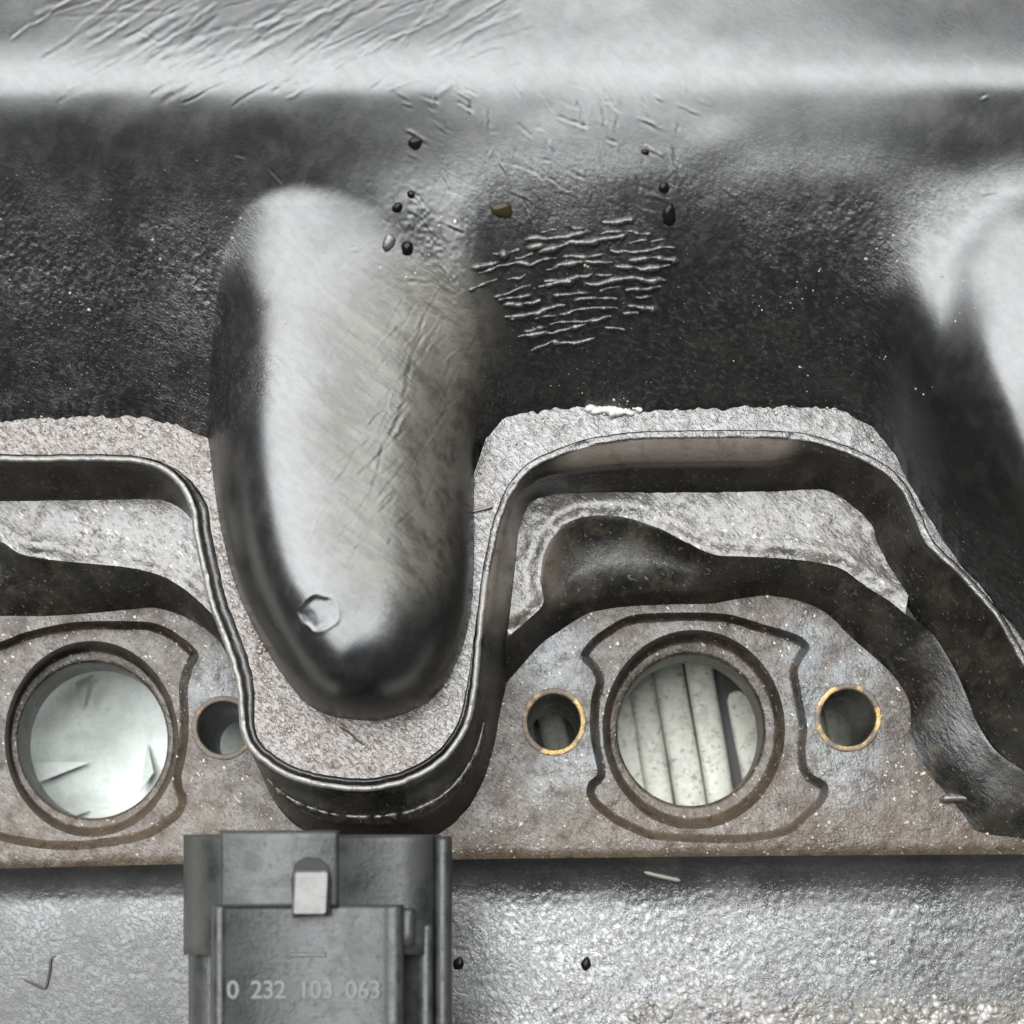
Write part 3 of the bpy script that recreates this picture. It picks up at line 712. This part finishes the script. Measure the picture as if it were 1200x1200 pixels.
for (a, b, c) in (((88, 800), (108, 790), (97, 832)), ((40, 893), (42, 918), (106, 893)), ((163, 930), (180, 905), (173, 872)), ((75, 946), (82, 958), (106, 950))):
    tri_ = np.array([a, b, c], float); k = VX, VY
    v_ = W(tri_[:, 0], tri_[:, 1], np.array([-180., -178., -193.])); v2 = v_-np.array([0, 0, .02])
    mesh_obj('torn_flap', np.concatenate([v_, v2]), [(0, 1, 2), (5, 4, 3), (0, 3, 4, 1), (1, 4, 5, 2), (2, 5, 3, 0)], M_sheet, sheet, False)
# workbench top underneath everything
bt = mesh_obj('bench_top', [(-40, -40, -3.1), (52, -40, -3.1), (52, 52, -3.1), (-40, 52, -3.1)], [(0, 1, 2, 3)], M_board)
bt['kind'] = 'structure'

# ------------------------------------------------------------------ sensor plug
plug = empty('sensor_plug', (0, 0, 0)); tag(plug, 'grey plastic sensor plug with moulded number and pale latch at the bottom edge', 'sensor plug')
def prism(name, outline, prof, mat, parent=plug, step=5):
    """outline in plan swept through (inset, z) rows and capped"""
    K = np.asarray(outline, float)
    # densify
    P = []
    for i in range(len(K)):
        a, b = K[i], K[(i+1) % len(K)]; m = max(1, int(np.linalg.norm(b-a)/step)); P += [a+(b-a)*t/m for t in range(m)]
    P = np.array(P); n = len(P)
    sgn = np.sum(P[:, 0]*np.roll(P[:, 1], -1)-np.roll(P[:, 0], -1)*P[:, 1])
    tg = np.roll(P, -2, 0)-np.roll(P, 2, 0); tg /= np.linalg.norm(tg, axis=1, keepdims=True)+1e-9
    nn = np.stack([-tg[:, 1], tg[:, 0]], -1)*np.sign(sgn)
    rw = [W((P+nn*o)[:, 0], (P+nn*o)[:, 1], 310.0+zz) for o, zz in prof]
    rw = [np.concatenate([r, r[:1]]) for r in rw]
    v_, f_ = loft_grid(rw); fs = f_.tolist(); nb = (len(prof)-1)*(n+1)
    fs.append([nb+i for i in range(n)])
    o = mesh_obj(name, v_, fs, mat, parent)
    me = o.data; me.polygons[len(me.polygons)-1].use_smooth = False
    return o
def rrect(x0, y0, x1, y1, r, n=5):
    out = []
    for cx, cy, a0 in ((x1-r, y0+r, -90), (x1-r, y1-r, 0), (x0+r, y1-r, 90), (x0+r, y0+r, 180)):
        for k in range(n+1):
            a = math.radians(a0+90*k/n); out.append((cx+r*math.cos(a), cy+r*math.sin(a)))
    return out
# body: shaped cross-section extruded along v
def extrude(name, sec, va, vb, mat, parent=plug, tilt=0, slant=0, r=4.5, zo=310.0):
    sec = np.array(sec, float); n = len(sec); vlist = [va, va+r*.3, va+r, va+2*r]+list(np.arange(va+2*r+6, vb-r, 14))+[vb]
    rw = []
    for k, v in enumerate(vlist):
        ins = [r, r*.35, 0, 0][k] if k < 4 else 0
        rw.append(W(sec[:, 0]+slant*(v-va), v+0*sec[:, 0], zo+sec[:, 1]-ins-tilt*(v-va)))
    v_, f_ = loft_grid(rw); fs = f_.tolist(); nb = (len(vlist)-1)*n
    fs.append(list(range(n))); fs.append([nb+n-1-i for i in range(n)])
    return mesh_obj(name, v_, [x[::-1] for x in fs], mat, parent)
ZP = 310.0          # the plug stands up on its stem towards the viewer
extrude('collar', [(215, -40), (216, 0), (221, 28), (230, 48), (242, 62), (254, 70), (266, 74), (400, 74), (404, 70), (470, 69), (492, 64), (505, 54), (512, 40), (515, 10), (516, -40)], 978, 1119, M_plug, tilt=.02)
extrude('collar_face', [(257, 60), (258, 76), (262, 78.5), (392, 78.5), (397, 76), (398, 60)], 973, 1063, M_plug, tilt=.02)
extrude('side_rib', [(508, -40), (509, 40), (513, 52), (522, 54), (528, 46), (530, -40)], 980, 1340, M_plug)
extrude('body', [(221, -45), (222, 20), (226, 34), (236, 40), (246, 44), (486, 44), (490, 52), (496, 57), (504, 57), (508, 50), (510, -45)], 1082, 1340, M_plug)
extrude('label_plate', [(246, 30), (248, 70), (252, 76), (258, 77.5), (262, 76), (265, 73.5), (448, 73.5), (453, 76), (460, 78), (468, 77), (473, 70), (475, 30)], 1060, 1340, M_plug)
extrude('corner_rib', [(470, 30), (471, 68), (474, 72), (482, 72), (486, 66), (487, 30)], 1064, 1108, M_plug)
extrude('stem', [(330, -52), (332, 270), (520, 270), (522, -52)], 1060, 1230, M_plug, zo=0)
prism('latch_recess_shade', [(343, 1075), (341, 1030), (345, 1012), (358, 1004), (374, 1005), (385, 1014), (389, 1032), (388, 1072)], [(0, 76), (.3, 79.0), (1, 79.3)], M_notch_shade)  # near-flush dark patch, recess shadow painted in instead of a hollow
prism('latch_tab', [(x+(y-1046)*-.05, y) for x, y in rrect(343, 1020, 385, 1073, 5)], [(0, 72), (.3, 88), (1.0, 90.5), (2.4, 91.5)], M_tab)
def text(body, u, v, size, z, name):
    cu = bpy.data.curves.new(name, 'FONT'); cu.body = body; cu.size = size/100*.80; cu.align_x = 'CENTER'; cu.align_y = 'CENTER'
    cu.extrude = .007; cu.offset = .004; cu.space_character = 1.05
    t = bpy.data.objects.new(name, cu); COL.objects.link(t)
    dg = bpy.context.evaluated_depsgraph_get(); me = bpy.data.meshes.new_from_object(t.evaluated_get(dg))
    bpy.data.objects.remove(t)
    me.materials.clear(); me.materials.append(M_plug2)
    o = bpy.data.objects.new(name, me); COL.objects.link(o); o.parent = plug
    o.location = W(np.array([u]), np.array([v]), z)[0]
    return o
for i, ch in enumerate('0 232 103 063'):
    if ch != ' ': text(ch, 273+i*13.9, 1161, 29, ZP+74.5, 'digit')
prism('moulded_dash', [(340, 1117), (382, 1117), (382, 1121), (340, 1121)], [(0, 72), (0, 74.5), (.8, 75)], M_plug2, step=2)

# ------------------------------------------------------------------ drops, dried ridges, debris
def blob(name, u, v, zf, rx, ry, h, mat, ang=0, parent=None, seed=0):
    r = np.random.default_rng(seed+900); n = 18
    a = np.linspace(0, 2*math.pi, n, endpoint=False); k = 1+.16*np.convolve(np.tile(r.standard_normal(n), 3), np.ones(3)/3, 'same')[n:2*n]
    uu = []; vv = []; hh = []; faces = []
    lv = [(1.0, -.25), (1.0, .05), (.93, .40), (.74, .72), (.45, .93)]
    for q, hz in lv:
        x = rx*q*k*np.cos(a); y = -ry*q*k*np.sin(a)
        uu += list(u+x*math.cos(ang)-y*math.sin(ang)); vv += list(v+x*math.sin(ang)+y*math.cos(ang)); hh += [hz*h]*n
    uu.append(u); vv.append(v); hh.append(h)
    uu = np.array(uu); vv = np.array(vv)
    z0 = zf(np.array([u]), np.array([v]))[0]
    gu = (zf(np.array([u+14.]), np.array([v]))[0]-zf(np.array([u-14.]), np.array([v]))[0])/28; gv = (zf(np.array([u]), np.array([v+14.]))[0]-zf(np.array([u]), np.array([v-14.]))[0])/28
    verts = W(uu, vv, z0+gu*(uu-u)+gv*(vv-v)+np.array(hh))
    for L in range(len(lv)-1):
        for i in range(n): faces.append((L*n+i, L*n+(i+1) % n, (L+1)*n+(i+1) % n, (L+1)*n+i))
    b = (len(lv)-1)*n
    for i in range(n): faces.append((b+i, b+(i+1) % n, len(verts)-1))
    return mesh_obj(name, verts, faces, mat, parent)
drops = [(784, 251, 8, 15, 7, M_oil, 0, 'longest black oil drop, lowest of the dark row on the slope'),
 (778, 220, 7, 7, 5, M_oil, 0, 'angular black oil drop just above the longest one'),
 (465, 243, 7, 7, 6, M_oil, 0, 'round black oil drop beside the top of the scratched bulge'),
 (487, 167, 9, 8, 4, M_oil, 0, 'ragged black oil drop high on the slope above the scratched bulge'),
 (588, 246, 14, 10, 4, M_amber, 0, 'wide amber brown drop above the dried ridges'),
 (477, 291, 8, 10, 9, M_oil, 0, 'glinting dark droplet on the shoulder of the scratched bulge'),
 (455, 284, 8, 12, 5, M_ridge, .2, 'pale dried droplet left of the glinting droplet on the bulge'),
 (687, 1130, 7, 9, 8, M_oil, 0, 'single black drop on the wet lower panel'),
 (756, 178, 5, 4, 3, M_oil, .4, 'small dark drop at the top of the row above the longest drop'),
 (537, 1129, 7, 9, 5, M_oil, .2, 'dark drop on the lower panel beside the sensor plug'),
 (482, 228, 5, 5, 4, M_oil, 0, 'tiny black drop between the ragged drop and the round drop')]
for i, (u, v, rx, ry, h, m, a, lab) in enumerate(drops):
    z = (lambda p, q: np.array([zlow(a_, b_) for a_, b_ in zip(p, q)])) if v > 1000 else zsh
    tag(blob('oil_drop', u, v, z, rx*.93, ry*.93, h*.6, m, a, None, i), lab, 'oil drop', 'drops on the cover')

def ridge(name, pts, wd, h, mat, parent, zf, seed=0, beads=True):
    c = catmull(pts, 2.2); n = len(c); r = np.random.default_rng(seed+500)
    t = np.linspace(0, 1, n); env = np.sin(np.pi*np.clip(t, .02, .98))**.5; env = np.minimum(1, env*1.8)
    k = env*(1+.32*np.convolve(r.standard_normal(n+4), np.ones(3)/1.7, 'same')[2:n+2]) if beads else env
    tg = np.gradient(c, axis=0); tg /= np.linalg.norm(tg, axis=1, keepdims=True)+1e-9
    nn = np.stack([tg[:, 1], -tg[:, 0]], -1); z = zf(c[:, 0], c[:, 1])
    z = np.convolve(np.pad(z, 3, mode='edge'), np.ones(7)/7, 'valid')
    rw = []
    for o, hz in ((-1, -.5), (-.85, .25), (-.45, .8), (0, 1), (.45, .8), (.85, .25), (1, -.5)):
        q = c+nn*(o*wd*k)[:, None]; rw.append(W(q[:, 0], q[:, 1], z+hz*h*k))
    v_, f_ = loft_grid(rw); return mesh_obj(name, v_, f_, mat, parent)
r_ = np.random.default_rng(12)
for k in range(14):
    v0_ = 270+k*10.2; ul = np.interp(k, [0, 3, 13], [640, 545, 620])+r_.uniform(-12, 12); ur = np.interp(k, [0, 4, 9, 13], [735, 800, 795, 700])+r_.uniform(-10, 10)
    u_ = ul
    while u_ < ur-14:
        L = min(r_.choice([22, 38, 60, 85])*r_.uniform(.8, 1.2), ur-u_); n_ = max(4, int(L/7)); ph = r_.uniform(0, 6)
        xx = np.linspace(u_, u_+L, n_); yy = v0_-(xx-ul)*.10+.00075*(xx-700)**2*(1 if k > 4 else .5)+1.8*np.sin(xx/11+ph)+r_.normal(0, .8, n_)+r_.normal(0, 1.8)
        g_ = r_.uniform(.55, 1.0) if L > 30 else r_.uniform(.4, .7)
        ridge('dried_ridge', np.stack([xx, yy], -1), 4.3*g_, 3.4*g_, M_ridge, panel, zsh, int(k*20+u_))
        u_ += L+r_.uniform(3, 26)
wall_bead = ridge('wall_bead', bp, 3.4, 3.2, M_ledge, cover, lambda u, v: np.interp(u, bp[:, 0], bz)+np.minimum(0, hash_noise(np.stack([u, v], -1), 17, 4)*1.2+.6), 70, True)
zland = lambda u, v: ZL+0*np.asarray(u, float)
for i, (u, v, L) in enumerate(((708, 482, 34), (728, 484, 30), (742, 480, 22), (694, 480, 16))):
    o = ridge('salt_crust', [(u-L/2, v+1), (u, v-2), (u+L/2, v+1)], 5, 5, M_salt, cover, zland, 60+i)
def fibre(pts, wd, h, mat, zf, lab, name='fibre', seed=0):
    tag(ridge(name, pts, wd, h, mat, None, zf, seed, False), lab, name)
fibre([(545, 602), (560, 598), (578, 593)], 2.4, 3.5, M_straw, lambda u, v: ZL+1.5+0*u, 'short pale straw lying across the worn rim arm', 'straw')
zl_ = lambda u, v: np.array([zlow(a, b) for a, b in zip(u, v)])
fibre([(28, 1148), (42, 1154), (53, 1158), (58, 1140), (60, 1124), (66, 1120)], 1.8, 3, M_fibre, zl_, 'bent dark fibre lying on the dull lower panel', 'fibre', 3)
fibre([(755, 1022), (775, 1027), (797, 1032)], 3.0, 4, M_straw, zl_, 'pale sliver lying just below the port flange edge', 'sliver', 4)
fibre([(1103, 936), (1130, 935), (1158, 940)], 5.5, 6, M_ledge, lambda u, v: 4+0*u, 'flat grey flake in the dark corner right of the port flange', 'flake', 5)
fibre([(398, 852), (408, 858), (420, 868), (428, 874)], 1.3, 2, M_fibre, lambda u, v: ZL+1+0*u, 'thin dark hair on the land below the scratched bulge', 'hair', 6)

# ------------------------------------------------------------------ loose grit and crust (nobody could count it)
def scatter(name, items, mat, parent=None):
    """items: (u, v, z, r) -> one mesh of small crumpled grains"""
    a_ = np.arange(6)*math.pi/3; o6 = 0*a_
    ico = np.concatenate([np.stack([np.cos(a_), np.sin(a_), o6-.1], -1), np.stack([.75*np.cos(a_+.3), .75*np.sin(a_+.3), o6+.42], -1), [[.1, .05, .62]]])
    fc = [(i, (i+1) % 6, 6+(i+1) % 6, 6+i) for i in range(6)]+[(6+i, 6+(i+1) % 6, 12) for i in range(6)]
    Vv = []; F = []; rr = np.random.default_rng(77)
    for u, v, z, r in items:
        c = W(np.array([u]), np.array([v]), z)[0]; a = rr.uniform(0, 6.28); q = ico*(r/100)*rr.uniform(.7, 1.25, (13, 1))
        q[:, 0] *= rr.uniform(.8, 1.7)
        x = q[:, 0]*math.cos(a)-q[:, 1]*math.sin(a); y = q[:, 0]*math.sin(a)+q[:, 1]*math.cos(a)
        b = len(Vv); Vv += [(c[0]+x[k], c[1]+y[k], c[2]+q[k, 2]) for k in range(13)]
        F += [tuple(b+i for i in t) for t in fc]
    o = mesh_obj(name, Vv, F, mat, parent, True); o['kind'] = 'stuff'; return o
r_ = np.random.default_rng(21); it = []
for i in r_.integers(0, len(Rm), 800):
    o = r_.uniform(24, 52); p = Rm[i]+Nr[i]*o
    if zsh(p[0], p[1]) < ZL: it.append((p[0], p[1], ZL+.5, abs(r_.normal(0, .9))+.5))
Q = np.stack([r_.uniform(-20, 1220, 1100), r_.uniform(700, 1000, 1100)], -1)
ok = in_poly(Q, outer[::2]) & ~in_poly(Q, KRc) & ~in_poly(Q, KLc) & (hash_noise(Q, 60, 5) > -.3)
for b in bolts: ok &= np.hypot(Q[:, 0]-b[0], Q[:, 1]-b[1]) > 42
it += [(u, v, .3, abs(r_.normal(0, .8))+.45) for u, v in Q[ok]]
Q = np.stack([r_.uniform(0, 1200, 900), r_.uniform(250, 478, 900)], -1); Q = Q[hash_noise(Q, 45, 6) > .75]
it += [(u, v, float(zsh(u, v)), abs(r_.normal(0, .6))+.35) for u, v in Q if zsh(u, v) > ZL]
g_ = scatter('loose_grit', it, M_grit); tag(g_, 'pale loose grit scattered over the land and port flange', 'grit')
it = []
for _ in range(520):
    u = r_.uniform(715, 1330); v = 1200-abs(r_.normal(0, 15))+12*math.sin(u/47)+r_.uniform(0, 20)
    if hash_noise(np.array([[u, v]]), 22, 9)[0] < -.5: continue
    it.append((u, v, zlow(u, v), r_.uniform(1.8, 6.5)))
c_ = scatter('bubbly_crust', it, M_crust); tag(c_, 'bubbly white and brown crust along the bottom right edge', 'crust')
